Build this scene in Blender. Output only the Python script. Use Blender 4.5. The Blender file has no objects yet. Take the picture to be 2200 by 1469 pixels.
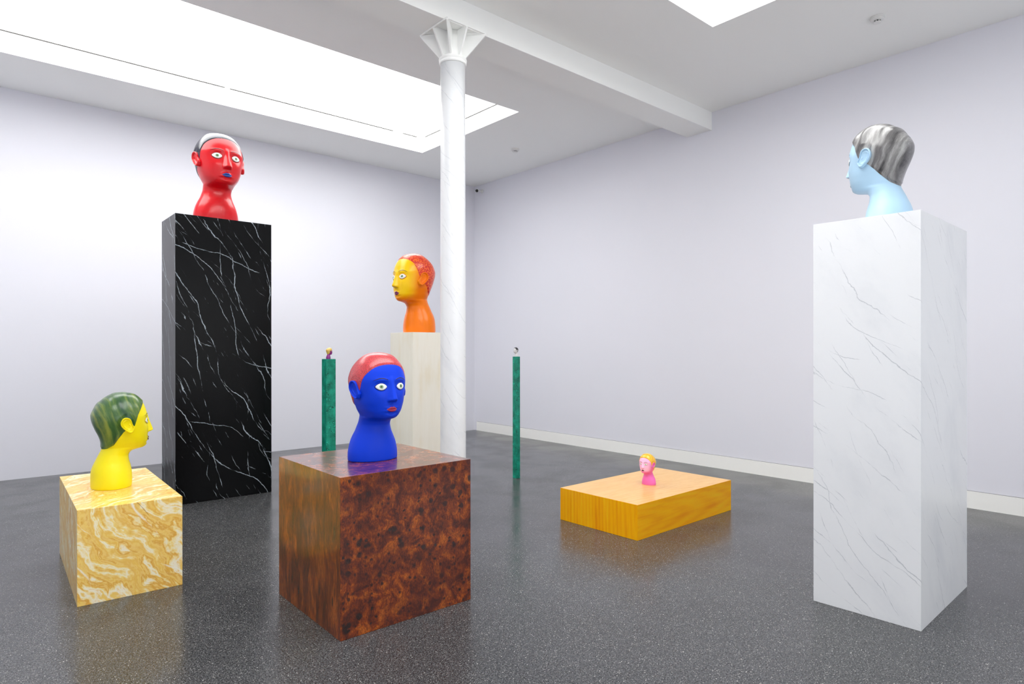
import bpy, bmesh, math, random
import numpy as np
from mathutils import Vector, Matrix
from mathutils.bvhtree import BVHTree

S = bpy.context.scene
COL = S.collection
rnd = random.Random(7)

# ------------------------------------------------------------------ helpers
def lin(r, g, b):
    f = lambda c: (c / 255 / 12.92) if c / 255 <= .04045 else ((c / 255 + .055) / 1.055) ** 2.4
    return (f(r), f(g), f(b), 1)

def mesh_obj(name, verts, faces, mats, parent=None, smooth=False, loc=None):
    me = bpy.data.meshes.new(name)
    me.from_pydata([tuple(map(float, v)) for v in verts], [], [tuple(int(i) for i in f) for f in faces])
    me.update()
    if smooth:
        me.polygons.foreach_set('use_smooth', [True] * len(me.polygons))
    for m in (mats if isinstance(mats, (list, tuple)) else [mats]):
        me.materials.append(m)
    o = bpy.data.objects.new(name, me)
    COL.objects.link(o)
    if parent is not None:
        o.parent = parent
    if loc is not None:
        o.location = loc
    return o

def empty(name, loc, rotz=0):
    o = bpy.data.objects.new(name, None)
    COL.objects.link(o)
    o.location = loc
    o.rotation_euler = (0, 0, rotz)
    o.empty_display_size = .1
    return o

def tag(o, label=None, cat=None, group=None, kind=None):
    if label: o['label'] = label
    if cat: o['category'] = cat
    if group: o['group'] = group
    if kind: o['kind'] = kind
    return o

def boxes(name, bs, mats, parent=None, bevel=0, loc=None):
    bm = bmesh.new()
    for (x0, y0, z0, x1, y1, z1) in bs:
        r = bmesh.ops.create_cube(bm, size=1)
        for v in r['verts']:
            v.co = Vector((x0 + (v.co.x + .5) * (x1 - x0), y0 + (v.co.y + .5) * (y1 - y0), z0 + (v.co.z + .5) * (z1 - z0)))
    if bevel:
        bmesh.ops.bevel(bm, geom=bm.edges[:], offset=bevel, segments=2, affect='EDGES', profile=.7)
    me = bpy.data.meshes.new(name)
    bm.to_mesh(me); bm.free()
    for m in (mats if isinstance(mats, (list, tuple)) else [mats]):
        me.materials.append(m)
    o = bpy.data.objects.new(name, me)
    COL.objects.link(o)
    if parent is not None: o.parent = parent
    if loc is not None: o.location = loc
    return o

def lathe(prof, n=48, close=True):
    V, F = [], []
    for r, z in prof:
        for i in range(n):
            a = 2 * math.pi * i / n
            V.append((r * math.cos(a), r * math.sin(a), z))
    for k in range(len(prof) - 1):
        for i in range(n):
            j = (i + 1) % n
            F.append((k * n + i, k * n + j, (k + 1) * n + j, (k + 1) * n + i))
    if close:
        F.append(tuple(range(n - 1, -1, -1)))
        F.append(tuple((len(prof) - 1) * n + i for i in range(n)))
    return V, F

# ------------------------------------------------------------------ materials
class NT:
    def __init__(s, name):
        s.m = bpy.data.materials.new(name)
        s.m.use_nodes = True
        s.t = s.m.node_tree
        s.b = s.t.nodes['Principled BSDF']
        s.out = s.t.nodes['Material Output']
    def n(s, typ, props=None, **inp):
        nd = s.t.nodes.new(typ)
        for k, v in (props or {}).items():
            setattr(nd, k, v)
        for k, v in inp.items():
            key = int(k[1:]) if k[0] == 'i' and k[1:].isdigit() else k.replace('_', ' ')
            s.set(nd.inputs[key], v)
        return nd
    def set(s, sock, v):
        if isinstance(v, bpy.types.NodeSocket): s.t.links.new(v, sock)
        elif isinstance(v, bpy.types.Node): s.t.links.new(v.outputs[0], sock)
        else: sock.default_value = v
    def coord(s):
        return s.n('ShaderNodeTexCoord').outputs['Object']
    def math(s, op, a, b=0.0, c=None):
        nd = s.t.nodes.new('ShaderNodeMath'); nd.operation = op
        s.set(nd.inputs[0], a); s.set(nd.inputs[1], b)
        if c is not None: s.set(nd.inputs[2], c)
        return nd.outputs[0]
    def vmath(s, op, a, b):
        nd = s.t.nodes.new('ShaderNodeVectorMath'); nd.operation = op
        s.set(nd.inputs[0], a); s.set(nd.inputs[1], b)
        return nd.outputs['Value'] if op == 'DOT_PRODUCT' else nd.outputs[0]
    def sep(s, v):
        return s.n('ShaderNodeSeparateXYZ', Vector=v).outputs
    def noise(s, vec, scale, detail=3, rough=.5, dist=0.0, color=False):
        nd = s.n('ShaderNodeTexNoise', Vector=vec, Scale=scale, Detail=detail, Roughness=rough, Distortion=dist)
        return nd.outputs['Color'] if color else nd.outputs[0]
    def vor(s, vec, scale, feature='F1', rand=1.0):
        return s.n('ShaderNodeTexVoronoi', {'feature': feature}, Vector=vec, Scale=scale, Randomness=rand).outputs
    def mr(s, v, a, b, c=0.0, d=1.0, smooth=True):
        nd = s.n('ShaderNodeMapRange', {'interpolation_type': 'SMOOTHSTEP' if smooth else 'LINEAR', 'clamp': True} if smooth else {'clamp': True})
        for i, x in enumerate((v, a, b, c, d)): s.set(nd.inputs[i], x)
        return nd.outputs[0]
    def mix(s, fac, a, b, mode='MIX'):
        nd = s.n('ShaderNodeMix', {'data_type': 'RGBA', 'blend_type': mode})
        s.set(nd.inputs[0], fac); s.set(nd.inputs[6], a); s.set(nd.inputs[7], b)
        return nd.outputs[2]
    def ramp(s, v, stops, interp='LINEAR'):
        nd = s.n('ShaderNodeValToRGB'); cr = nd.color_ramp; cr.interpolation = interp
        while len(cr.elements) > 1: cr.elements.remove(cr.elements[-1])
        cr.elements[0].position = stops[0][0]; cr.elements[0].color = stops[0][1]
        for p, c in stops[1:]:
            e = cr.elements.new(p); e.color = c
        s.set(nd.inputs[0], v)
        return nd.outputs[0]
    def frame(s, vec, d, stretch):
        """coordinates with one axis along d, compressed along it (so patterns run along d)"""
        d = Vector(d).normalized()
        u = d.cross(Vector((.3, .9, .1))).normalized(); w = d.cross(u)
        a = s.vmath('DOT_PRODUCT', vec, tuple(u)); b = s.vmath('DOT_PRODUCT', vec, tuple(w))
        c = s.vmath('DOT_PRODUCT', vec, tuple(d * stretch))
        return s.n('ShaderNodeCombineXYZ', X=a, Y=b, Z=c).outputs[0]
    def ridge(s, v, w):
        return s.mr(s.math('ABSOLUTE', s.math('SUBTRACT', v, .5)), 0.0, w, 1.0, 0.0)
    def veins(s, c, ang, freq, width, low=.5, high=.06, lo=.45, hi=.6, seed=0.0, hs=9.0):
        """thin lines that lean ang degrees off the vertical on both upright faces, wandering and broken"""
        a = math.radians(ang)
        n = Vector((math.cos(a), -math.cos(a), math.sin(a)))
        cs = s.vmath('ADD', c, (seed, seed * 1.7, seed * .6))
        t = s.math('MULTIPLY', s.vmath('DOT_PRODUCT', c, tuple(n)), freq)
        t = s.math('MULTIPLY_ADD', s.noise(cs, 1.3, 1.5), low * freq, t)
        t = s.math('MULTIPLY_ADD', s.noise(cs, hs, 4, .6), high * freq, t)
        d = s.math('ABSOLUTE', s.math('SUBTRACT', s.math('FRACT', s.math('ADD', t, seed * .37)), .5))
        k = s.mr(s.noise(s.vmath('ADD', cs, (4.1, 2.2, 8.7)), 3.2, 4, .6), lo, hi)
        line = s.mr(d, 0.0, s.math('MULTIPLY_ADD', k, width * freq, 1e-4), 1.0, 0.0)
        return s.math('MULTIPLY', line, k)
    def fin(s, color, rough=.5, coat=0, coat_rough=.1, spec=.5, bump=None, bstr=.1, bdist=.002):
        s.set(s.b.inputs['Base Color'], color)
        s.set(s.b.inputs['Roughness'], rough)
        s.b.inputs['Specular IOR Level'].default_value = spec
        s.b.inputs['Coat Weight'].default_value = coat
        s.b.inputs['Coat Roughness'].default_value = coat_rough
        if bump is not None:
            bn = s.n('ShaderNodeBump', Strength=bstr, Distance=bdist, Height=bump)
            s.t.links.new(bn.outputs[0], s.b.inputs['Normal'])
        return s.m

def plain(name, col, rough=.5, coat=0, spec=.5, var=0.03, scale=8):
    m = NT(name)
    n = m.noise(m.coord(), scale, 1)
    c = m.mix(n, tuple(x * (1 - var) for x in col[:3]) + (1,), tuple(min(1, x * (1 + var)) for x in col[:3]) + (1,))
    return m.fin(c, rough, coat, spec=spec)

def emitter(name, col, strength):
    m = NT(name)
    m.b.inputs['Base Color'].default_value = (.9, .9, .9, 1)
    m.b.inputs['Emission Color'].default_value = col
    m.b.inputs['Emission Strength'].default_value = strength
    return m.m

M = {}
def make_materials():
    # walls: matte lavender paint
    m = NT('lavender_wall_paint'); c = m.coord()
    n = m.noise(c, 1.2, 1)
    M['wall'] = m.fin(m.mix(n, lin(228, 229, 237), lin(231, 231, 239)), .62, spec=.3)
    M['ceiling'] = plain('white_ceiling_paint', lin(252, 253, 251), .8, spec=.2, var=.01, scale=1)
    M['skirt'] = plain('white_skirting_paint', lin(252, 252, 248), .35, var=.01)
    M['gap'] = plain('dark_joint', lin(120, 118, 120), .8)
    M['trim'] = plain('skylight_trim_paint', lin(60, 58, 56), .6)
    M['plastic'] = plain('white_plastic', lin(232, 232, 230), .35, var=.01)
    M['dark'] = plain('black_plastic', lin(14, 14, 18), .15, var=.01)
    M['slot'] = plain('dark_slot', lin(50, 50, 52), .6)
    M['light'] = emitter('daylight_diffuser', (1, 1, .985, 1), LIGHT)
    M['fill_glow'] = emitter('added_fill_glow', (.97, .985, 1, 1), FILL)  # glow of the invented panes behind the viewer, fill light only
    # terrazzo floor
    m = NT('dark_terrazzo'); c = m.coord()
    base = m.mix(m.noise(c, 1.3, 2, .6), lin(70, 71, 73), lin(84, 85, 87))
    base = m.mix(m.mr(m.noise(c, 130, 1), .42, .62), base, lin(42, 42, 44))
    for sc, lo, size, col in ((230, .55, .38, lin(136, 136, 135)), (150, .80, .34, lin(176, 174, 170)), (75, .93, .22, lin(222, 220, 214))):
        v = m.vor(c, sc)
        rndv = m.sep(v[1])[0]
        k = m.math('MULTIPLY', m.mr(rndv, lo, lo + .02), m.mr(v[0], size * .6, size, 1.0, 0.0))
        base = m.mix(k, base, col)
    rough = m.mr(m.noise(c, 2.2, 2), .3, .7, .17, .27)
    M['floor'] = m.fin(base, rough, spec=.5)
    # white marble
    def marble(name, scale=1.0, dark=.55):
        m = NT(name); c = m.coord()
        sc = scale
        f = m.frame(c, (.55, -.55, -.85), .2)
        cloud = m.mr(m.noise(f, 3.0 * sc, 6, .6), .46, .78)
        col = m.mix(m.math('MULTIPLY', cloud, .30), lin(238, 240, 242), lin(196, 201, 210))
        tot = None
        for i, (ang, fq, wd, amp, lo, hi, hg) in enumerate(((44, 3.6, .0045, .55, .44, .60, .05), (52, 6.5, .0028, .5, .48, .62, .035), (36, 2.3, .0032, .5, .42, .58, .06),
                                                 (47, 15, .0030, .45, .56, .68, .02), (40, 3.0, .010, .55, .60, .74, .03), (30, 5.2, .0026, .55, .50, .64, .04))):
            v = m.math('MULTIPLY', m.veins(c, ang, fq * sc, wd, .35 / sc, hg, lo, hi, 2.3 * i + 1, 8), amp * dark)
            tot = v if tot is None else m.math('MAXIMUM', tot, v)
        col = m.mix(tot, col, lin(96, 108, 124))
        return m.fin(col, .32, coat=.25, coat_rough=.2)
    M['marble'] = marble('white_marble_laminate', 1.0, .8)
    M['marble_col'] = marble('white_marble_column', 1.5, .6)
    # black marble
    m = NT('black_marble_laminate'); c = m.coord()
    tot = None
    for i, (ang, fq, wd, amp, lo, hi, lw, hg) in enumerate(((24, 2.3, .0065, 1.0, .40, .56, .5, .06), (40, 1.9, .0055, 1.0, .42, .56, .45, .07), (9, 2.4, .0055, .8, .44, .58, .4, .05),
                                             (64, 1.3, .0040, .8, .42, .54, .4, .05), (30, 10, .0050, .7, .58, .68, .3, .03), (18, 16, .0045, .5, .60, .70, .3, .03), (33, 4.2, .004, .8, .48, .62, .5, .05), (27, 26, .004, .5, .60, .72, .3, .03), (45, 7, .0035, .6, .54, .64, .4, .04))):
        v = m.math('MULTIPLY', m.veins(c, ang, fq, wd, lw, hg, lo, hi, 3.1 * i + 2, 7), amp)
        tot = v if tot is None else m.math('MAXIMUM', tot, v)
    dust = m.mr(m.noise(c, 90, 2), .38, .52)
    tot = m.math('MULTIPLY', tot, m.mr(dust, 0, 1, .45, 1.0))
    col = m.mix(tot, lin(9, 10, 12), lin(196, 210, 220))
    M['black'] = m.fin(col, .24, coat=.0, spec=.14)
    # amber onyx
    m = NT('amber_onyx_laminate'); c = m.coord()
    a_ = math.radians(40)
    nv = Vector((math.cos(a_), -math.cos(a_), math.sin(a_))); dv = Vector((.6, -.6, -.8)).normalized()
    t = m.math('MULTIPLY_ADD', m.noise(c, 2.4, 3), .42, m.vmath('DOT_PRODUCT', c, tuple(nv)))
    f = m.n('ShaderNodeCombineXYZ', X=t, Y=m.vmath('DOT_PRODUCT', c, tuple(dv * .22)), Z=m.math('MULTIPLY', t, .3)).outputs[0]
    n = m.math('ADD', m.math('MULTIPLY', m.noise(f, 6.0, 5, .6, .15), .75), m.math('MULTIPLY', m.noise(c, 9, 5, .6), .25))
    col = m.ramp(n, [(.0, lin(244, 196, 96)), (.36, lin(250, 210, 118)), (.41, lin(240, 184, 74)), (.44, lin(252, 224, 146)), (.462, lin(255, 246, 218)),
                     (.48, lin(252, 220, 140)), (.51, lin(242, 192, 90)), (.535, lin(250, 212, 124)), (.56, lin(230, 168, 60)), (.58, lin(252, 222, 144)), (.605, lin(255, 248, 226)), (.63, lin(248, 208, 116)), (.7, lin(240, 188, 84)), (1, lin(250, 226, 166))])
    st = m.noise(m.vmath('MULTIPLY', f, (1, 1, .12)), 60, 3, .6)
    col = m.mix(m.mr(st, .35, .7, 0, .35), col, lin(250, 226, 160), 'SOFT_LIGHT')
    br = m.veins(c, 42, 1.6, .004, .55, .03, .46, .6, 3.0, 8)
    col = m.mix(m.math('MULTIPLY', br, .8), col, lin(150, 90, 30))
    wt = m.math('MAXIMUM', m.veins(c, 36, 2.4, .010, .5, .04, .44, .6, 7.0, 8), m.veins(c, 50, 3.6, .006, .5, .04, .48, .6, 11.0, 8))
    col = m.mix(m.math('MULTIPLY', wt, .85), col, lin(255, 250, 234))
    M['onyx'] = m.fin(col, .34, coat=.2, coat_rough=.2)
    # burl wood
    def burl(name, stretch):
        m = NT(name); c = m.coord()
        cc = m.vmath('MULTIPLY', c, (1, 1, stretch))
        w = m.n('ShaderNodeVectorMath', {'operation': 'SCALE'})
        m.set(w.inputs[0], m.noise(cc, 9, 3, color=True)); w.inputs['Scale'].default_value = .03
        cw = m.vmath('ADD', cc, w.outputs[0])
        n = m.noise(cw, 13, 6, .62, .7)
        col = m.ramp(n, [(.28, lin(62, 18, 0)), (.42, lin(108, 38, 0)), (.52, lin(148, 60, 0)), (.62, lin(190, 92, 4)), (.75, lin(210, 112, 16))])
        fine = m.noise(m.vmath('MULTIPLY', cw, (1, 1, .35)), 120, 4, .6, 1.5)
        col = m.mix(m.mr(fine, .35, .65, .0, .7), col, lin(70, 24, 8), 'MULTIPLY')
        for sc, lo, sz in ((15, .48, .38), (30, .60, .38), (10, .50, .22)):
            v = m.vor(cw, sc)
            k = m.math('MULTIPLY', m.mr(m.sep(v[1])[0], lo, lo + .05), m.mr(v[0], sz * .45, sz * .95, 1.0, 0.0))
            col = m.mix(m.math('MULTIPLY', k, .88), col, lin(26, 10, 8))
        big = m.mr(m.noise(cc, 3.2, 3), .4, .65, 0, .38)
        col = m.mix(big, col, lin(70, 16, 4))
        m.b.inputs['Coat IOR'].default_value = 1.62
        return m.fin(col, .4, coat=1.0, coat_rough=.16, spec=.1)
    M['burl'] = burl('burl_veneer', 1.0)
    M['burl_v'] = burl('burl_veneer_streaked', .3)
    # oak
    def oak(name, mul, c0, c1, c2, rough=.3):
        m = NT(name); c = m.coord()
        cc = m.vmath('MULTIPLY', c, mul)
        w = m.noise(cc, 3, 2)
        n = m.noise(cc, 14, 6, .6, 1.4)
        wv = m.n('ShaderNodeTexWave', {'wave_type': 'RINGS', 'rings_direction': 'SPHERICAL'}, Vector=m.vmath('ADD', cc, (.07, .05, -.12)), Scale=9.0, Distortion=3.2, Detail=3.0)
        t = m.math('ADD', m.math('MULTIPLY', n, .84), m.math('MULTIPLY', wv.outputs[1], .16))
        col = m.ramp(t, [(.25, c0), (.5, c1), (.8, c2)])
        line = m.mr(m.noise(m.vmath('MULTIPLY', cc, (1, 1, 1)), 55, 3, .6), .55, .7, 0, .4)
        col = m.mix(line, col, c0)
        return m.fin(col, rough, coat=.35 if 'top' in name else .06, coat_rough=.2, spec=.4 if 'top' in name else .25)
    O = (lin(244, 152, 0), lin(255, 180, 0), lin(255, 200, 24))
    M['oak_side'] = oak('golden_oak_veneer', (.09, 1, 1), *O)
    M['oak_end'] = oak('golden_oak_upright_veneer', (1, 1, .08), *O)
    M['oak_top_sheen'] = oak('golden_oak_top_painted_sheen', (.2, 1, 1), lin(228, 168, 78), lin(240, 186, 104), lin(248, 200, 128))  # paler than the sides: reflected wash of wall and ceiling painted into the colour
    # malachite
    m = NT('malachite_laminate'); c = m.coord()
    w = m.n('ShaderNodeVectorMath', {'operation': 'SCALE'})
    m.set(w.inputs[0], m.noise(c, 22, 3, color=True)); w.inputs['Scale'].default_value = .03
    cw = m.vmath('ADD', c, w.outputs[0])
    v = m.vor(cw, 19, 'F1')
    s_ = m.math('SINE', m.math('MULTIPLY', v[0], 62))
    t = m.math('ADD', m.math('MULTIPLY', s_, .28), m.noise(cw, 14, 5, .6))
    col = m.ramp(t, [(.2, lin(0, 82, 66)), (.45, lin(0, 118, 96)), (.62, lin(0, 150, 122)), (.85, lin(40, 196, 164))])
    M['malachite'] = m.fin(col, .3, coat=.08, coat_rough=.2, spec=.35)
    # cream wood
    m = NT('cream_maple_veneer'); c = m.coord()
    n = m.noise(m.vmath('MULTIPLY', c, (1, 1, .07)), 30, 5, .55, .8)
    cl = m.noise(m.vmath('MULTIPLY', c, (1, 1, .3)), 7, 4)
    col = m.mix(n, lin(242, 238, 222), lin(250, 247, 236))
    col = m.mix(m.mr(cl, .5, .72, 0, .6), col, lin(238, 228, 200))
    M['cream'] = m.fin(col, .4, coat=.15)
LIGHT = 5.1
FILL = 1.35  # strength of the added fill panes
make_materials()

# ------------------------------------------------------------------ room
H = 4.4716
XE, YN = 7.138, 9.222          # right-hand wall and far wall of the picture
XW, YS = -1.3, -2.4
SK1 = (-.55, 5.93, 5.295, 8.135)
SK2 = (-.55, .94, 5.25, 3.185)
REC = .225

def structure(o): return tag(o, kind='structure')
structure(boxes('floor', [(XW - .2, YS - .2, -.2, XE + .2, YN + .2, 0)], M['floor']))
structure(boxes('wall_north', [(XW - .2, YN, 0, XE, YN + .2, H + .0)], M['wall']))
structure(boxes('wall_east', [(XE, YS - .2, 0, XE + .2, YN + .2, H)], M['wall']))
structure(boxes('wall_west', [(XW - .2, YS, 0, XW, YN, H)], M['wall']))
structure(boxes('wall_south', [(XW - .2, YS - .2, 0, XE, YS, H)], M['wall']))
x0, x1, y0, y1 = XW - .2, XE + .2, YS - .2, YN + .2
T = REC
structure(boxes('ceiling', [
    (x0, y0, H, x1, SK2[1], H + T),
    (x0, SK2[1], H, SK2[0], SK2[3], H + T), (SK2[2], SK2[1], H, x1, SK2[3], H + T),
    (x0, SK2[3], H, x1, SK1[1], H + T),
    (x0, SK1[1], H, SK1[0], SK1[3], H + T), (SK1[2], SK1[1], H, x1, SK1[3], H + T),
    (x0, SK1[3], H, x1, y1, H + T)], M['ceiling']))
for name, (a, b, c_, d) in (('window_1', SK1), ('window_2', SK2)):
    e = structure(empty(name, ((a + c_) / 2, (b + d) / 2, H)))
    cx_, cy_ = (a + c_) / 2, (b + d) / 2
    boxes('daylight_panel', [(a - .1 - cx_, b - .1 - cy_, T + .002, c_ + .1 - cx_, d + .1 - cy_, T + .03)], M['light'], e)
    # slim shadow-gap trim where the panel meets the reveal
    segs, g = [], .010
    pass
    pr_ = [(a, 2.44), (2.50, 4.79), (4.95, 5.20)] if name == 'window_1' else [(a, 1.2), (1.26, 5.1)]
    for (s0, s1) in pr_:
        segs.append((s0 - cx_, d - g - cy_, T - .010, s1 - cx_, d - .0005 - cy_, T - .001))
        segs.append((s0 - cx_, b + .0005 - cy_, T - .010, s1 - cx_, b + g - cy_, T - .001))
    segs.append((c_ - g - cx_, b + .06 - cy_, T - .010, c_ - .0005 - cx_, d - .09 - cy_, T - .001))
    boxes('frame', segs, M['trim'], e)

# unseen glowing window panes added behind the viewer to lift the ambient light
e = structure(empty('added_fill_window', (2.6, YS, 1.95)))
for k in range(4):
    cx_ = -2.85 + 1.9 * k
    boxes('fill_pane', [(cx_ - .86, .006, -1.5, cx_ + .86, .012, 1.5)], M['fill_glow'], e)
    boxes('frame', [(cx_ - .92, .001, -1.56, cx_ - .86, .04, 1.56), (cx_ + .86, .001, -1.56, cx_ + .92, .04, 1.56),
                    (cx_ - .86, .001, -1.56, cx_ + .86, .04, -1.5), (cx_ - .86, .001, 1.5, cx_ + .86, .04, 1.56)], M['ceiling'], e)

# ceiling beam
ZB = 4.247
structure(boxes('trim_1', [(XW, 4.343, ZB, XE, 4.706, H + .001)], M['ceiling']))
# skirting along the right-hand wall with its hairline joint on top
e = boxes('baseboard_east', [(XE - .012, YS, 0, XE, 9.148, .160)], M['skirt'])
structure(e)
boxes('shadow_joint', [(XE - .004, YS, .160, XE, 9.148, .1635)], M['gap'], e)

# ------------------------------------------------------------------ column
CX, CY = 3.244, 4.497
col = tag(empty('column', (CX, CY, 0)), 'slender round white marble column with flared fins under the ceiling beam', 'column')
V, F = lathe([(.1125, 0), (.1122, .02), (.1085, 3.3), (.107, 3.975)], 72)
mesh_obj('shaft', V, F, M['marble_col'], col, True)
V, F = lathe([(.108, 3.965), (.116, 3.967), (.119, 3.975), (.119, 3.984), (.115, 3.989), (.1155, 3.992), (.121, 3.998), (.1225, 4.008), (.119, 4.018), (.111, 4.022)], 72)
mesh_obj('collar', V, F, M['ceiling'], col, True)
cap = mesh_obj('capital', *lathe([(.095, 4.018), (.084, 4.05), (.079, 4.12), (.078, ZB - .001)], 48), M['ceiling'], col, True)
zt = ZB - .0015
fr = .207; ft = .012
boxes('top_frame', [(-fr, -fr, zt - .014, fr, -fr + ft, zt), (-fr, fr - ft, zt - .014, fr, fr, zt),
                    (-fr, -fr + ft, zt - .014, -fr + ft, fr - ft, zt), (fr - ft, -fr + ft, zt - .014, fr, fr - ft, zt)], M['ceiling'], cap)
for k in range(8):
    a = math.pi / 4 * k
    R_ = (fr * math.sqrt(2) - .004) if k % 2 else fr - .002
    pts = [(.05, 4.02), (.108, 4.02), (R_, zt - .022), (R_, zt - .0005), (.05, zt - .0005)]
    hw = .008
    V = []
    for sgn in (-1, 1):
        for r, z in pts:
            V.append((r * math.cos(a) - sgn * hw * math.sin(a), r * math.sin(a) + sgn * hw * math.cos(a), z))
    F = [(4, 3, 2, 1, 0), (5, 6, 7, 8, 9)] + [(i, (i + 1) % 5, 5 + (i + 1) % 5, 5 + i) for i in range(5)]
    mesh_obj('fin', V, F, M['ceiling'], cap)

# ------------------------------------------------------------------ smoke detectors
def detector(x, y, label):
    d = tag(empty('smoke_detector', (x, y, H)), label, 'smoke detector', 'smoke detectors on the ceiling')
    V, F = lathe([(.060, 0), (.062, -.004), (.062, -.012), (.060, -.013)], 40)
    mesh_obj('base', V, F, M['plastic'], d, True)
    V, F = lathe([(.057, -.012), (.057, -.020), (.052, -.027), (.034, -.031)], 40)
    mesh_obj('housing', V, F, M['plastic'], d, True)
    V, F = lathe([(.028, -.030), (.028, -.043)], 32)
    mesh_obj('sensing_chamber', V, F, M['slot'], d, True)
    V, F = lathe([(.033, -.043), (.033, -.048), (.020, -.051)], 32)
    mesh_obj('cap', V, F, M['plastic'], d, True)
    for k in range(8):
        a = 2 * math.pi * k / 8
        p = boxes('rib', [(.026, -.003, -.044, .033, .003, -.030)], M['plastic'], d)
        p.rotation_euler = (0, 0, a)
detector(6.215, 2.12, 'white smoke detector on the ceiling above the blue head on white marble')
detector(6.242, 7.07, 'small white smoke detector on the ceiling near the far corner of the room')

# ------------------------------------------------------------------ security camera
cam = tag(empty('security_camera', (XE, 8.99, 4.345)), 'small bullet security camera with a black lens high beside the room corner', 'camera')
def rot_part(o, d):
    o.rotation_mode = 'QUATERNION'
    o.rotation_quaternion = Vector(d).to_track_quat('Z', 'Y')
V, F = lathe([(.034, .0003), (.034, .012), (.028, .016)], 32)
o = mesh_obj('wall_mount', V, F, M['plastic'], cam, True); rot_part(o, (-1, 0, 0))
V, F = lathe([(.010, .014), (.010, .085)], 20)
o = mesh_obj('arm', V, F, M['plastic'], cam, True); rot_part(o, (-1, 0, 0))
ax = Vector((-.62, -.74, -.26)).normalized()
V, F = lathe([(.024, -.06), (.030, -.052), (.031, .06), (.031, .072), (.028, .074)], 32)
o = mesh_obj('housing', V, F, M['plastic'], cam, True); rot_part(o, ax); o.location = (-.105, .02, .0)
hz = o
V, F = lathe([(.0265, .074), (.0265, .0765), (.012, .0775)], 32)
o = mesh_obj('lens', V, F, M['dark'], hz, True)

# ------------------------------------------------------------------ plinths
def plinth(name, x, y, deg, a, b, h, mat, label, facemats=None):
    """x,y = corner nearest the viewer; a = size along +Y, b = size along +X"""
    o = boxes(name, [(0, 0, 0, b, a, h)], mat, None, .0015)
    o.location = (x, y, 0.0005); o.rotation_euler = (0, 0, math.radians(deg))
    tag(o, label, 'plinth')
    if facemats:
        for p in o.data.polygons:
            n = p.normal
            if abs(n.x) > .9: p.material_index = facemats[0]
            elif abs(n.z) > .9: p.material_index = facemats[1]
    return o
plinth('plinth', 1.4647, 3.0139, -.3, .836, .834, .8383, [M['burl'], M['burl_v']], 'dark red-brown burl wood cube plinth in front, under the bright blue head', (1, 0))
plinth('plinth', 3.8286, 1.0957, 1.0, .556, .938, 2.2322, M['marble'], 'tall white marble plinth carrying the pale blue head')
plinth('plinth', .5112, 4.4214, -1.79, 1.2585, .5536, .5603, M['onyx'], 'low amber and cream veined plinth carrying the yellow head')
plinth('plinth', 1.5489, 6.6585, -.58, .562, .9103, 2.7939, M['black'], 'tall black marble plinth with white veins carrying the red head')
plinth('plinth', 3.9719, 3.0653, .5, .8311, 1.4087, .2784, [M['oak_side'], M['oak_end'], M['oak_top_sheen']], 'low wide golden oak plinth carrying the small pink head', (1, 2))

# camera maths, to seat the remaining plinths along their sight lines
FPX, SY = 1358.27, 13.76
pit, rol, yaw = math.radians(-8.4e-3), math.radians(-3.79e-2), math.radians(41.13)
EYE = Vector((0, 0, 1.5))
Fw = Vector((math.sin(yaw), math.cos(yaw), 0)); Rt = Vector((math.cos(yaw), -math.sin(yaw), 0)); Up = Vector((0, 0, 1))
F2 = Fw * math.cos(pit) + Up * math.sin(pit); U2 = Up * math.cos(pit) - Fw * math.sin(pit)
R3 = Rt * math.cos(rol) + U2 * math.sin(rol); U3 = U2 * math.cos(rol) - Rt * math.sin(rol)
# (the plinth positions below were solved once from these numbers)
CREAM = (3.213, 5.101, .41, 1.653)
GREEN_A = (2.647, 5.742, .098, 1.397)
GREEN_B = (4.823, 5.451, .061, 1.404)
plinth('plinth', CREAM[0], CREAM[1], 0, CREAM[2], CREAM[2], CREAM[3], M['cream'], 'cream pale wood plinth behind the column, carrying the orange head')
plinth('plinth', GREEN_A[0], GREEN_A[1], 0, GREEN_A[2], GREEN_A[2], GREEN_A[3], M['malachite'], 'green malachite post standing behind the burl cube, with a tiny purple head on top')
plinth('plinth', GREEN_B[0], GREEN_B[1], 0, GREEN_B[2], GREEN_B[2], GREEN_B[3], M['malachite'], 'very thin green malachite post standing alone in front of the right-hand wall')

# ------------------------------------------------------------------ heads
TAB = [  # front y, z | back y, z | half width, z, centre y      (bust height = 1, +y is the face)
 (.094, 1.0, .094, 1.0, .0, 1.0, .094),
 (.160, .995, .035, .994, .068, .993, .105),
 (.246, .970, -.025, .970, .133, .968, .108),
 (.313, .914, -.096, .924, .182, .915, .10),
 (.350, .850, -.158, .862, .216, .85, .095),
 (.373, .78, -.192, .788, .235, .785, .09),
 (.381, .745, -.195, .75, .2405, .745, .09),
 (.383, .70, -.185, .70, .238, .70, .09),
 (.385, .616, -.155, .62, .224, .62, .09),
 (.385, .545, -.125, .555, .210, .55, .10),
 (.382, .500, -.108, .51, .195, .510, .105),
 (.376, .462, -.101, .478, .181, .475, .105),
 (.362, .422, -.1, .448, .163, .442, .10),
 (.334, .399, -.1, .428, .153, .422, .09),
 (.272, .388, -.103, .41, .147, .404, .075),
 (.214, .372, -.110, .388, .144, .383, .055),
 (.187, .345, -.13, .352, .143, .350, .035),
 (.181, .32, -.15, .315, .148, .32, .02),
 (.186, .27, -.172, .27, .163, .27, .01),
 (.200, .222, -.195, .222, .185, .22, 0),
 (.211, .164, -.21, .165, .208, .16, 0),
 (.216, .08, -.213, .08, .226, .08, 0),
 (.213, .012, -.211, .012, .228, .012, 0),
 (.205, 0, -.203, 0, .220, 0, 0)]

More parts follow.
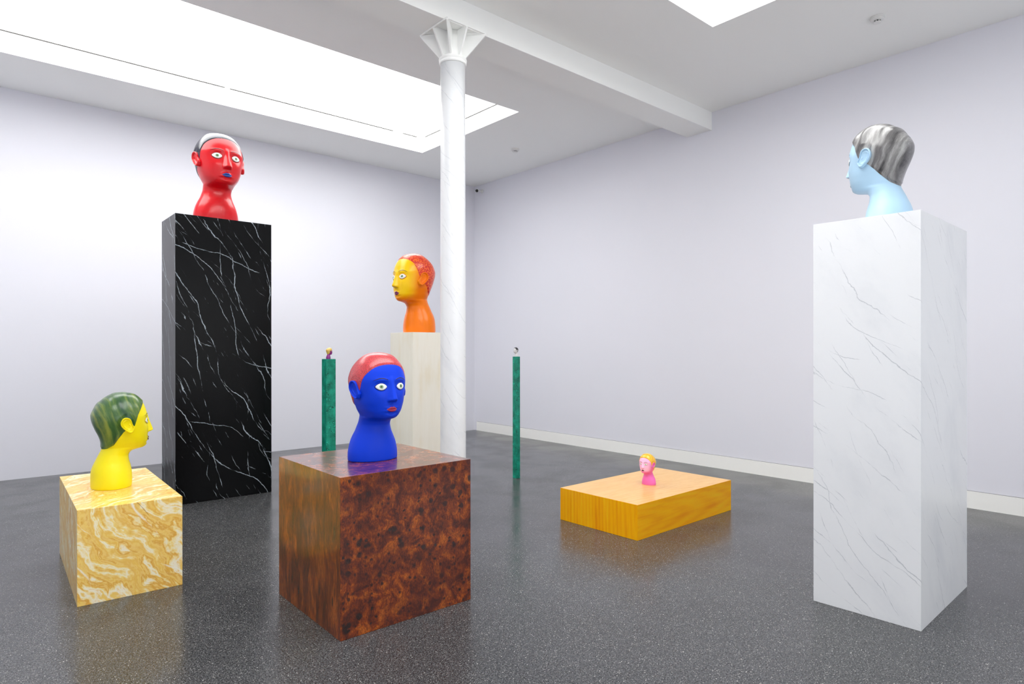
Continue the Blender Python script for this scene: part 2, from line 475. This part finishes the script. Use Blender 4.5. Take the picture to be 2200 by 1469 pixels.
KY = .885
TAB = [(a * KY, b, c * KY, d, e * (1.06 if h < .42 else 1.03), h, g * KY) for a, b, c, d, e, h, g in TAB]

def catmull(A, t):
    n = len(A); i = np.clip(np.floor(t).astype(int), 0, n - 2); f = (t - i)[:, None]
    p0 = A[np.clip(i - 1, 0, n - 1)]; p1 = A[i]; p2 = A[i + 1]; p3 = A[np.clip(i + 2, 0, n - 1)]
    m1 = (p2 - p0) * .5; m2 = (p3 - p1) * .5
    f2, f3 = f * f, f * f * f
    return (2 * f3 - 3 * f2 + 1) * p1 + (f3 - 2 * f2 + f) * m1 + (-2 * f3 + 3 * f2) * p2 + (f3 - f2) * m2

def sst(x, a, b):
    t = np.clip((x - a) / (b - a), 0, 1); return t * t * (3 - 2 * t)

def gauss(x, s): return np.exp(-(x / s) ** 2)

EYE_X, EYE_Z, EYE_W, EYE_H = .100, .696, .047, .0295
MOUTH_Z = .492

def head_grid(nr, nc):
    A = np.array(TAB)
    t = np.linspace(0, len(A) - 1, nr)
    t[0] = .06
    R = catmull(A, t)
    ph = np.linspace(0, 2 * np.pi, nc, endpoint=False)
    th = ph - .42 * np.sin(ph)          # denser around the face (th = 0)
    c, s = np.cos(th), np.sin(th)
    yf, zf, yb, zb, w, zs, cy = [R[:, k][:, None] for k in range(7)]
    face = sst(zs, .40, .48) * (1 - sst(zs, .86, .98))
    e = 2.0 + .28 * face
    cf, sf = np.abs(c)[None, :] ** (2 / e), np.abs(s)[None, :] ** (2 / e)
    X = w * sf * np.sign(s)[None, :]
    front = (c > 0)[None, :]
    Y = np.where(front, cy + (yf - cy) * cf, cy + (yb - cy) * cf)
    k = np.abs(c)[None, :] ** 2
    Z = np.where(front, zs + (zf - zs) * k, zs + (zb - zs) * k)
    # features, pushed along y on the front
    fr = sst(c, .12, .5)[None, :] * np.ones_like(X)
    aX = np.abs(X)
    zz = Z
    up = np.clip((.770 - zz) / (.770 - .590), 0, 1)          # 0 at the root, 1 at the tip
    hN = .005 + .050 * up ** 1.25
    hN = hN * sst(zz, .553, .580) * (1 - sst(zz, .765, .80))
    wN = .021 + .027 * up ** 1.3
    prof = 1 - sst(aX / wN, .25, 1.25)
    Y = Y + fr * hN * prof
    al = np.exp(-((aX - .034) / .012) ** 2 - ((zz - .574) / .014) ** 2)      # wings of the nose
    Y = Y + fr * .010 * al
    sock = np.exp(-((aX - EYE_X) / .060) ** 2 - ((zz - EYE_Z - .006) / .038) ** 2)
    Y = Y - fr * .020 * sock
    ball = np.clip(1 - ((aX - EYE_X) / .052) ** 2 - ((zz - EYE_Z) / .034) ** 2, 0, 1)
    Y = Y + fr * .014 * np.sqrt(ball)
    brow = np.exp(-((aX - EYE_X + .01) / .055) ** 2 - ((zz - .758) / .016) ** 2)
    Y = Y + fr * .006 * brow
    lip = np.exp(-(X / .050) ** 2) * (np.exp(-((zz - .504) / .012) ** 2) * .011 + np.exp(-((zz - .478) / .011) ** 2) * .012)
    Y = Y + fr * lip
    groove = np.exp(-(X / .010) ** 2) * np.exp(-((zz - .534) / .014) ** 2)
    Y = Y - fr * .006 * groove
    Y = Y - fr * .009 * np.exp(-(X / .045) ** 2) * np.exp(-((zz - .456) / .010) ** 2)
    chin = np.exp(-(X / .045) ** 2) * np.exp(-((zz - .424) / .020) ** 2)
    Y = Y + fr * .010 * chin
    cheek = np.exp(-((aX - .125) / .06) ** 2 - ((zz - .60) / .05) ** 2)
    Y = Y + fr * .006 * cheek
    return np.stack([X, Y, Z], -1), th

EARC = [(640, 600), (650, 570), (622, 522), (603, 472), (577, 441), (530, 430), (490, 445), (466, 490), (471, 530), (500, 570), (545, 610), (590, 635), (625, 627)]

def ear_mesh(bvh, side, nphi, nu):
    pts = np.array([((x - 405) / 1218 * KY, (1345 - y) / 1218) for x, y in EARC])
    cen = np.array([(556 - 405) / 1218 * KY, (1345 - 530) / 1218])
    t = np.linspace(0, len(pts), nphi, endpoint=False)
    ext = np.vstack([pts[-2:], pts, pts[:3]])
    out = catmull(ext, t + 2)
    V, F = [], []
    us = list(np.linspace(0, 1, nu)) + [1.0, .93]
    hs = []
    for k, u in enumerate(us):
        for j in range(nphi):
            p = cen + (out[j] - cen) * u
            ang = math.atan2(out[j][1] - cen[1], out[j][0] - cen[0])     # 0 = forward, pi/2 = up
            rear = .5 - .5 * math.cos(ang - .5)
            lobe = max(0, math.cos(ang + 1.25)) ** 2
            if k < nu:
                conch = .5 + .0 * u
                h = .006
                h += (.011 * (1 - lobe * .6)) * float(gauss(u - .62, .10)) * rear        # antihelix
                h += .022 * float(sst(u, .76, .88)) * (.6 + .4 * rear)                  # helix rim
                h -= .006 * float(sst(u, .96, 1.0))
                h += .007 * float(gauss(u - .5, .18)) * max(0, math.cos(ang + .3)) ** 3  # tragus
                h += .013 * lobe * float(sst(u, .3, .8)) * (1 - float(sst(u, .9, 1.0)))
                h += .010 * rear * u
            elif k == nu:
                h = .007 + .006 * rear
            else:
                h = -.012
            hit = bvh.ray_cast(Vector((side * 1.0, p[0], p[1])), Vector((-side, 0, 0)))
            x = abs(hit[0].x) if hit[0] else .2
            V.append((side * (x + h), p[0], p[1]))
    for k in range(len(us) - 1):
        for j in range(nphi):
            q = (j + 1) % nphi
            f = (k * nphi + j, k * nphi + q, (k + 1) * nphi + q, (k + 1) * nphi + j)
            F.append(f if side > 0 else f[::-1])
    return V, F

def patch(bvh, outline, cx, cz, hfun, nu=10, close_in=-.004):
    """a low dome laid on the face: outline = list of (dx, dz) round (cx, cz)"""
    n = len(outline); V = []; F = []
    us = [0.0] + [(i + 1) / nu for i in range(nu)]
    idx = []
    for u in us:
        row = []
        for (dx, dz) in (outline if u > 0 else [(0, 0)]):
            x, z = cx + dx * u, cz + dz * u
            hit = bvh.ray_cast(Vector((x, 1.5, z)), Vector((0, -1, 0)))
            p, nn = hit[0], hit[1]
            h = hfun(u, dx * u, dz * u)
            q = p + nn * h
            row.append(len(V)); V.append(tuple(q))
        idx.append(row)
    row = []
    for (dx, dz) in outline:
        hit = bvh.ray_cast(Vector((cx + dx, 1.5, cz + dz)), Vector((0, -1, 0)))
        q = hit[0] + hit[1] * close_in
        row.append(len(V)); V.append(tuple(q))
    idx.append(row)
    for j in range(n):
        F.append((idx[0][0], idx[1][(j + 1) % n], idx[1][j]))
    for k in range(1, len(idx) - 1):
        for j in range(n):
            q = (j + 1) % n
            F.append((idx[k][j], idx[k][q], idx[k + 1][q], idx[k + 1][j]))
    return V, F

def almond(w, h, n=40, lift=0.0):
    P = []
    for i in range(n):
        a = 2 * math.pi * i / n
        x = w * math.cos(a)
        s = math.sin(a)
        z = h * s * (1 - .30 * (x / w) ** 2) + lift * (x / w)
        P.append((x, z))
    return P

def circ(r, n=24): return [(r * math.cos(2 * math.pi * i / n), r * math.sin(2 * math.pi * i / n)) for i in range(n)]

def strip_outline(cx, cz, pts, wid):
    """outline (relative) of a curved tapered stroke through pts"""
    up, dn = [], []
    for (x, z), w in zip(pts, wid):
        up.append((x - cx, z + w - cz)); dn.append((x - cx, z - w - cz))
    return up + dn[::-1]

def stroke(bvh, pts, wid, h):
    """a thin raised painted line through pts (x,z), half widths wid"""
    V, F = [], []
    for (x, z), w in zip(pts, wid):
        for dz, hh in ((w, -.002), (w * .7, h), (-w * .7, h), (-w, -.002)):
            hit = bvh.ray_cast(Vector((x, 1.5, z + dz)), Vector((0, -1, 0)))
            V.append(tuple(hit[0] + hit[1] * hh))
    n = len(pts)
    for i in range(n - 1):
        for k in range(3):
            F.append((i * 4 + k, i * 4 + k + 1, (i + 1) * 4 + k + 1, (i + 1) * 4 + k))
    F.append((0, 1, 2, 3)[::-1]); F.append(tuple((n - 1) * 4 + k for k in range(4)))
    return V, F

HL0 = ([-.4, -.107, -.06, 0, .04, .09, .14, .185, .205, .24, .30, .337, .42], [.405, .41, .42, .46, .53, .60, .63, .64, .66, .77, .865, .905, .95])

def hair_mesh(G, hl, thick, ridge=None):
    """cap that hugs the skull above the hairline"""
    nr, nc, _ = G.shape
    Y, Z = G[..., 1], G[..., 2]
    mask = Z - np.interp(Y, np.array(hl[0]) * KY, hl[1])
    du = np.roll(G, -1, 1) - np.roll(G, 1, 1)
    dv = np.gradient(G, axis=0)
    N = np.cross(dv, du); N /= np.maximum(np.linalg.norm(N, axis=-1, keepdims=True), 1e-9)
    cen = np.array([0, .09, .75])
    sgn = np.sign(((G - cen) * N).sum(-1, keepdims=True)); sgn[sgn == 0] = 1
    N = N * np.where(Z[..., None] > .55, sgn, np.median(sgn))
    off = .0008 + thick * sst(mask, 0, .028)
    if ridge is not None:
        off = off + ridge(G) * sst(mask, .0, .05) * (1 - .8 * sst(Z, .90, .98))
    de = ((Y - .110) / .072) ** 2 + ((Z - .672) / .098) ** 2
    off = np.where(Z > .5, .0008 + (off - .0008) * sst(de, .75, 1.9), off)
    P = G + N * off[..., None]
    V, F, cache = [], [], {}
    def vid(i, j):
        k = (i, j)
        if k not in cache: cache[k] = len(V); V.append(P[i, j])
        return cache[k]
    def cut(a, b):
        k = ('e',) + tuple(sorted((a, b)))
        if k not in cache:
            ma, mb = mask[a], mask[b]; t = ma / (ma - mb)
            g = G[a] + (G[b] - G[a]) * t; n = N[a] + (N[b] - N[a]) * t
            cache[k] = len(V); V.append(g + n * .0004)
        return cache[k]
    for i in range(nr - 1):
        for j in range(nc):
            q = (j + 1) % nc
            c4 = [(i, j), (i, q), (i + 1, q), (i + 1, j)]
            ins = [mask[c] > 0 for c in c4]
            if not any(ins): continue
            if all(ins):
                F.append([vid(*c) for c in c4]); continue
            poly = []
            for k in range(4):
                a, b = c4[k], c4[(k + 1) % 4]
                if ins[k]: poly.append(vid(*a))
                if ins[k] != ins[(k + 1) % 4]: poly.append(cut(a, b))
            if len(poly) >= 3: F.append(poly)
    F.append([vid(0, j) for j in range(nc)][::-1])
    return V, F

def hair_mat(name, cols, mode, rough=.35, coat=.4):
    m = NT(name); c = m.coord()
    s3 = m.sep(c)
    if mode == 'strands':
        # locks that fall from the crown to the nape
        w = m.noise(c, 4.0, 2)
        t = m.math('ADD', m.math('MULTIPLY', s3[1], 1.0), m.math('MULTIPLY', s3[2], .28))
        t = m.math('ADD', t, m.math('MULTIPLY', w, .12))
        cc = m.n('ShaderNodeCombineXYZ', X=t, Y=m.math('MULTIPLY', s3[0], .08), Z=m.math('MULTIPLY', s3[2], .10)).outputs[0]
        big = m.noise(cc, 24 / cols[3], 1.5); fine = m.noise(cc, 240 / cols[3], 3, .7)
        v = m.math('ADD', m.math('MULTIPLY', big, .72), m.math('MULTIPLY', fine, .28))
        col = m.ramp(v, [(.34, cols[0]), (.50, cols[1]), (.66, cols[2])])
    elif mode == 'curls':
        v = m.vor(m.vmath('ADD', c, m.vmath('MULTIPLY', m.noise(c, 30, 2, color=True), (.02, .02, .02))), 55 / cols[3])
        col = m.ramp(v[0], [(.15, cols[2]), (.42, cols[1]), (.7, cols[0])])
    elif mode == 'speckle':
        n = m.noise(c, 240 / cols[3], 3, .7)
        n2 = m.noise(c, 9 / cols[3], 2)
        col = m.mix(m.mr(n, .5, .62, 0, 1), m.mix(n2, cols[1], cols[2]), cols[0])
    else:
        n = m.noise(c, 10 / cols[3], 3)
        col = m.ramp(n, [(.3, cols[0]), (.5, cols[1]), (.7, cols[2])])
    return m.fin(col, rough, coat=coat, coat_rough=.2)

def skin_mat(name, a, b=None, rough=.35, coat=.4, scale=1.0, spec=.35):
    """painted body; b tints the face side"""
    m = NT(name); c = m.coord()
    n = m.noise(c, 5 / scale, 4)
    a2 = tuple(x * .9 for x in a[:3]) + (1,)
    col = m.mix(n, a, a2)
    if b is not None:
        s3 = m.sep(c)
        k = m.math('MULTIPLY', m.mr(s3[1], .12 * scale, .30 * scale), m.mr(s3[2], .40 * scale, .5 * scale))
        col = m.mix(k, col, b)
    return m.fin(col, rough, coat=coat, coat_rough=.16, spec=spec)

M['eye_white'] = plain('eye_white_paint', lin(240, 242, 236), .3, .3, var=.01)
M['iris'] = plain('green_iris_paint', lin(120, 160, 110), .3, .3)
M['pupil'] = plain('black_pupil_paint', lin(10, 12, 14), .2, .3)

def bust(loc, face_deg, size, label, skin, hair, lips, brow, liner, hl=HL0, thick=.010, ridge=None, detail=2, wid=1.0, group=None):
    """face_deg: heading of the face, clockwise from +Y"""
    nr, nc = {2: (260, 260), 1: (150, 150), 0: (70, 70)}[detail]
    root = empty('head_sculpture', loc, -math.radians(face_deg))
    tag(root, label, 'sculpture', group)
    G, th = head_grid(nr, nc)
    V = G.reshape(-1, 3)
    F = []
    for i in range(nr - 1):
        for j in range(nc):
            q = (j + 1) % nc
            F.append((i * nc + j, i * nc + q, (i + 1) * nc + q, (i + 1) * nc + j))
    F.append(tuple(range(nc))[::-1])
    F.append(tuple((nr - 1) * nc + j for j in range(nc)))
    bvh = BVHTree.FromPolygons([tuple(map(float, v)) for v in V], F)
    sc = np.array([size * wid, size, size])
    def put(name, V, F, m, parent=root, smooth=True):
        return mesh_obj(name, np.array(V, float) * sc, F, m, parent, smooth)
    body = put('body', V, F, skin)
    hv, hf = hair_mesh(G, hl, thick, ridge)
    put('hair', hv, hf, hair)
    ne = (56, 26) if detail == 2 else (28, 12)
    for sd in (1, -1):
        ev, ef = ear_mesh(bvh, sd, *ne)
        put('ear', ev, ef, skin)
    if detail == 0 and face_deg != 270:
        return root
    for sd in (1, -1):
        ex = sd * EYE_X
        n = 44 if detail == 2 else 20
        rim = put('eyelid_rim', *patch(bvh, almond(EYE_W + .006, EYE_H + .006, n), ex, EYE_Z, lambda u, a, b: .0012, 4), liner)
        eye = put('eye', *patch(bvh, almond(EYE_W, EYE_H, n), ex, EYE_Z, lambda u, a, b: .003 + .004 * (1 - u * u), 8), M['eye_white'])
        put('iris', *patch(bvh, circ(.0165), ex - sd * .0, EYE_Z + .001, lambda u, a, b: .0078 - .0006 * u, 4), M['iris'], eye)
        put('pupil', *patch(bvh, circ(.0066, 16), ex - sd * .0, EYE_Z + .001, lambda u, a, b: .0092 - .0003 * u, 2), M['pupil'], eye)
        pts, wd = [], []
        for k in range(17):
            t = k / 16
            pts.append((sd * (.040 + .125 * t), .748 + .026 * math.sin(math.pi * (t * .80 + .12)) - .004 * t))
            wd.append(.0012 + .0034 * math.sin(math.pi * min(1, .12 + t * .88)) ** .7)
        put('eyebrow', *stroke(bvh, pts, wd, .0016), brow)
    # lips: cupid's-bow outline, raised in two lobes
    out = []
    n = 48
    for i in range(n):
        a = 2 * math.pi * i / n
        x = .053 * math.cos(a); s_ = math.sin(a)
        t = abs(x) / .053
        if s_ >= 0: z = (.021 * (1 - t ** 1.7) + .0045 * math.exp(-((t - .30) / .16) ** 2) - .004 * math.exp(-(t / .12) ** 2)) 
        else: z = -.024 * (1 - t ** 2.4) ** .9
        out.append((x, z))
    def lh(u, dx, dz):
        edge = 1 - u ** 3
        g = math.exp(-((dz - .001) / .0035) ** 2)
        return .0015 + .007 * edge - .008 * g * edge
    put('lips', *patch(bvh, out, 0, MOUTH_Z, lh, 14), lips)
    return root

def waves(f, amp):
    return lambda G: amp * np.sin(f * (G[..., 1] + .28 * G[..., 2]) + 2.2 * np.sin(5 * G[..., 2]))

def P_(*c): return lin(*c)
S_RED = skin_mat('red_paint', P_(226, 0, 20), None, .30, .5)
S_BLUE = skin_mat('blue_paint', P_(0, 62, 222), None, .5, .08, 1, .2)
S_YEL = skin_mat('yellow_paint', P_(255, 238, 0), None, .45, .1)
S_ORG = skin_mat('orange_paint', P_(255, 128, 0), P_(255, 206, 0), .33, .22, .766, .25)
S_LBL = skin_mat('pale_blue_paint', P_(176, 210, 234), None, .42, .2)
S_PNK = skin_mat('pink_paint', P_(250, 118, 200), P_(254, 196, 232), .45, .15, .28)
S_PUR = skin_mat('purple_paint', P_(140, 24, 130), None, .3, .4)
S_WHT = skin_mat('white_paint', P_(226, 224, 226), None, .4, .3)

HLs = dict(
 red=([-.4, -.107, -.06, 0, .04, .09, .14, .185, .205, .24, .30, .337, .42], [.405, .42, .44, .50, .56, .60, .63, .66, .71, .82, .895, .93, .96]),
 blue=([-.4, -.107, -.06, 0, .04, .09, .14, .185, .205, .24, .30, .337, .42], [.45, .46, .48, .53, .58, .62, .64, .66, .70, .79, .870, .905, .94]),
 orange=([-.4, -.107, -.06, 0, .04, .09, .14, .185, .205, .24, .30, .337, .42], [.44, .45, .47, .52, .58, .62, .65, .72, .78, .87, .93, .955, .98]),
 pale=([-.4, -.107, -.06, 0, .04, .09, .14, .185, .205, .24, .30, .337, .42], [.385, .40, .43, .50, .55, .60, .63, .66, .70, .80, .855, .88, .93]),
)
def onz(px, py, z):
    d = F2 + R3 * ((px - 1100) / FPX) - U3 * ((py - 734.5 - SY) / FPX)
    return EYE + d * ((z - EYE.z) / d.z)

L_MAG = plain('crimson_lip_paint', lin(170, 20, 70), .3, .4)
L_BLU = plain('blue_lip_paint', lin(20, 70, 160), .3, .4)
L_PUR = plain('purple_lip_paint', lin(120, 10, 90), .3, .4)
L_DRK = plain('dark_lip_paint', lin(90, 30, 50), .3, .4)
L_PAL = plain('dusky_blue_lip_paint', lin(90, 110, 140), .3, .4)
B_DRK = plain('dark_brow_paint', lin(40, 14, 30), .4)
B_GRN = plain('olive_brow_paint', lin(90, 90, 10), .4)
B_BLU = plain('slate_brow_paint', lin(70, 100, 130), .4)
K_RED = plain('dark_red_lid_paint', lin(90, 6, 12), .4)
K_BLU = plain('deep_blue_lid_paint', lin(0, 14, 110), .4)
K_ORG = plain('burnt_orange_lid_paint', lin(200, 80, 20), .4)
K_YEL = plain('mustard_lid_paint', lin(190, 160, 0), .4)
K_LBL = plain('steel_blue_lid_paint', lin(110, 150, 180), .4)
K_PNK = plain('rose_lid_paint', lin(200, 70, 130), .4)

bust((1.868, 3.412, .839), 178, .634, 'bright blue head with cropped red hair on the burl wood cube', S_BLUE,
     hair_mat('red_cropped_hair', (P_(110, 14, 24), P_(200, 40, 52), P_(224, 84, 88), 1), 'speckle'), L_MAG, B_DRK, K_BLU, HLs['blue'], .006)
bust((.777, 5.045, .561), 90, .634, 'yellow head in profile with dark green striped hair on the amber plinth', S_YEL,
     hair_mat('green_striped_hair', (P_(18, 70, 34), P_(64, 104, 44), P_(136, 150, 62), .66), 'strands'), L_DRK, B_GRN, K_YEL, HL0, .010, waves(75, .0022))
bust((1.99, 6.92, 2.7945), 176, .885, 'glossy red head with black hair and blue lips on the black marble plinth', S_RED,
     hair_mat('black_smooth_hair', (P_(16, 18, 30), P_(30, 34, 50), P_(52, 58, 78), .95), 'smooth', .25, .6), L_BLU, B_DRK, K_RED, HLs['red'], .006, wid=1.02)
bust((CREAM[0] + .205, CREAM[1] + .205, CREAM[3] + .0005), 269, .766, 'orange and yellow head with curly red hair beside the column', S_ORG,
     hair_mat('orange_curly_hair', (P_(206, 30, 20), P_(232, 78, 18), P_(250, 140, 40), .79), 'curls'), L_PUR, B_DRK, K_ORG, HLs['orange'], .008)
bust((4.36, 1.42, 2.2327), 6, .66, 'pale blue head with wavy grey hair on the tall white plinth', S_LBL,
     hair_mat('grey_waved_hair', (P_(42, 40, 42), P_(110, 108, 108), P_(176, 176, 174), .66), 'strands', .3, .6), L_PAL, B_BLU, K_LBL, HLs['pale'], .014, waves(60, .0045))
bust((4.665, 3.472, .279), 268, .274, 'small pink head with golden yellow hair on the low oak plinth', S_PNK,
     hair_mat('golden_hair', (P_(226, 150, 10), P_(246, 190, 30), P_(252, 214, 70), .285), 'strands'), L_DRK, B_DRK, K_PNK, HL0, .012, None, 1)
bust((GREEN_A[0] + .045, GREEN_A[1] + .05, GREEN_A[3] + .0005), 90, .108, 'tiny purple head with blonde hair on the green post', S_PUR,
     hair_mat('blonde_hair', (P_(206, 160, 60), P_(236, 200, 100), P_(248, 226, 150), .108), 'curls'), L_DRK, B_DRK, K_PNK, HL0, .020, None, 0)
bust((GREEN_B[0] + .031, GREEN_B[1] + .030, GREEN_B[3] + .0005), 270, .106, 'tiny white head with black hair on the thin green post', S_WHT,
     hair_mat('black_tiny_hair', (P_(14, 14, 16), P_(30, 30, 34), P_(50, 50, 56), .106), 'smooth'), L_DRK, B_DRK, K_LBL, HL0, .012, None, 0)

# ------------------------------------------------------------------ world, camera, view
w = bpy.data.worlds.new('World'); S.world = w; w.use_nodes = True
w.node_tree.nodes['Background'].inputs[0].default_value = (.8, .85, .9, 1)
w.node_tree.nodes['Background'].inputs[1].default_value = .3

cd = bpy.data.cameras.new('camera'); co = bpy.data.objects.new('camera', cd); COL.objects.link(co)
cd.sensor_width = 36; cd.lens = FPX / 2200 * 36; cd.shift_y = SY / 2200
cd.clip_start = .05; cd.clip_end = 100
mt = Matrix((R3, U3, -F2)).transposed().to_4x4(); mt.translation = EYE
co.matrix_world = mt
S.camera = co
S.view_settings.view_transform = 'Standard'; S.view_settings.look = 'None'
S.view_settings.gamma = 1; S.view_settings.use_curve_mapping = False
S.view_settings.exposure = 0.0
S.cycles.use_denoising = True
S.cycles.max_bounces = 7; S.cycles.diffuse_bounces = 5; S.cycles.glossy_bounces = 3; S.cycles.transmission_bounces = 1
S.cycles.use_light_tree = False
S.cycles.use_adaptive_sampling = True; S.cycles.adaptive_threshold = .05; S.cycles.adaptive_min_samples = 16
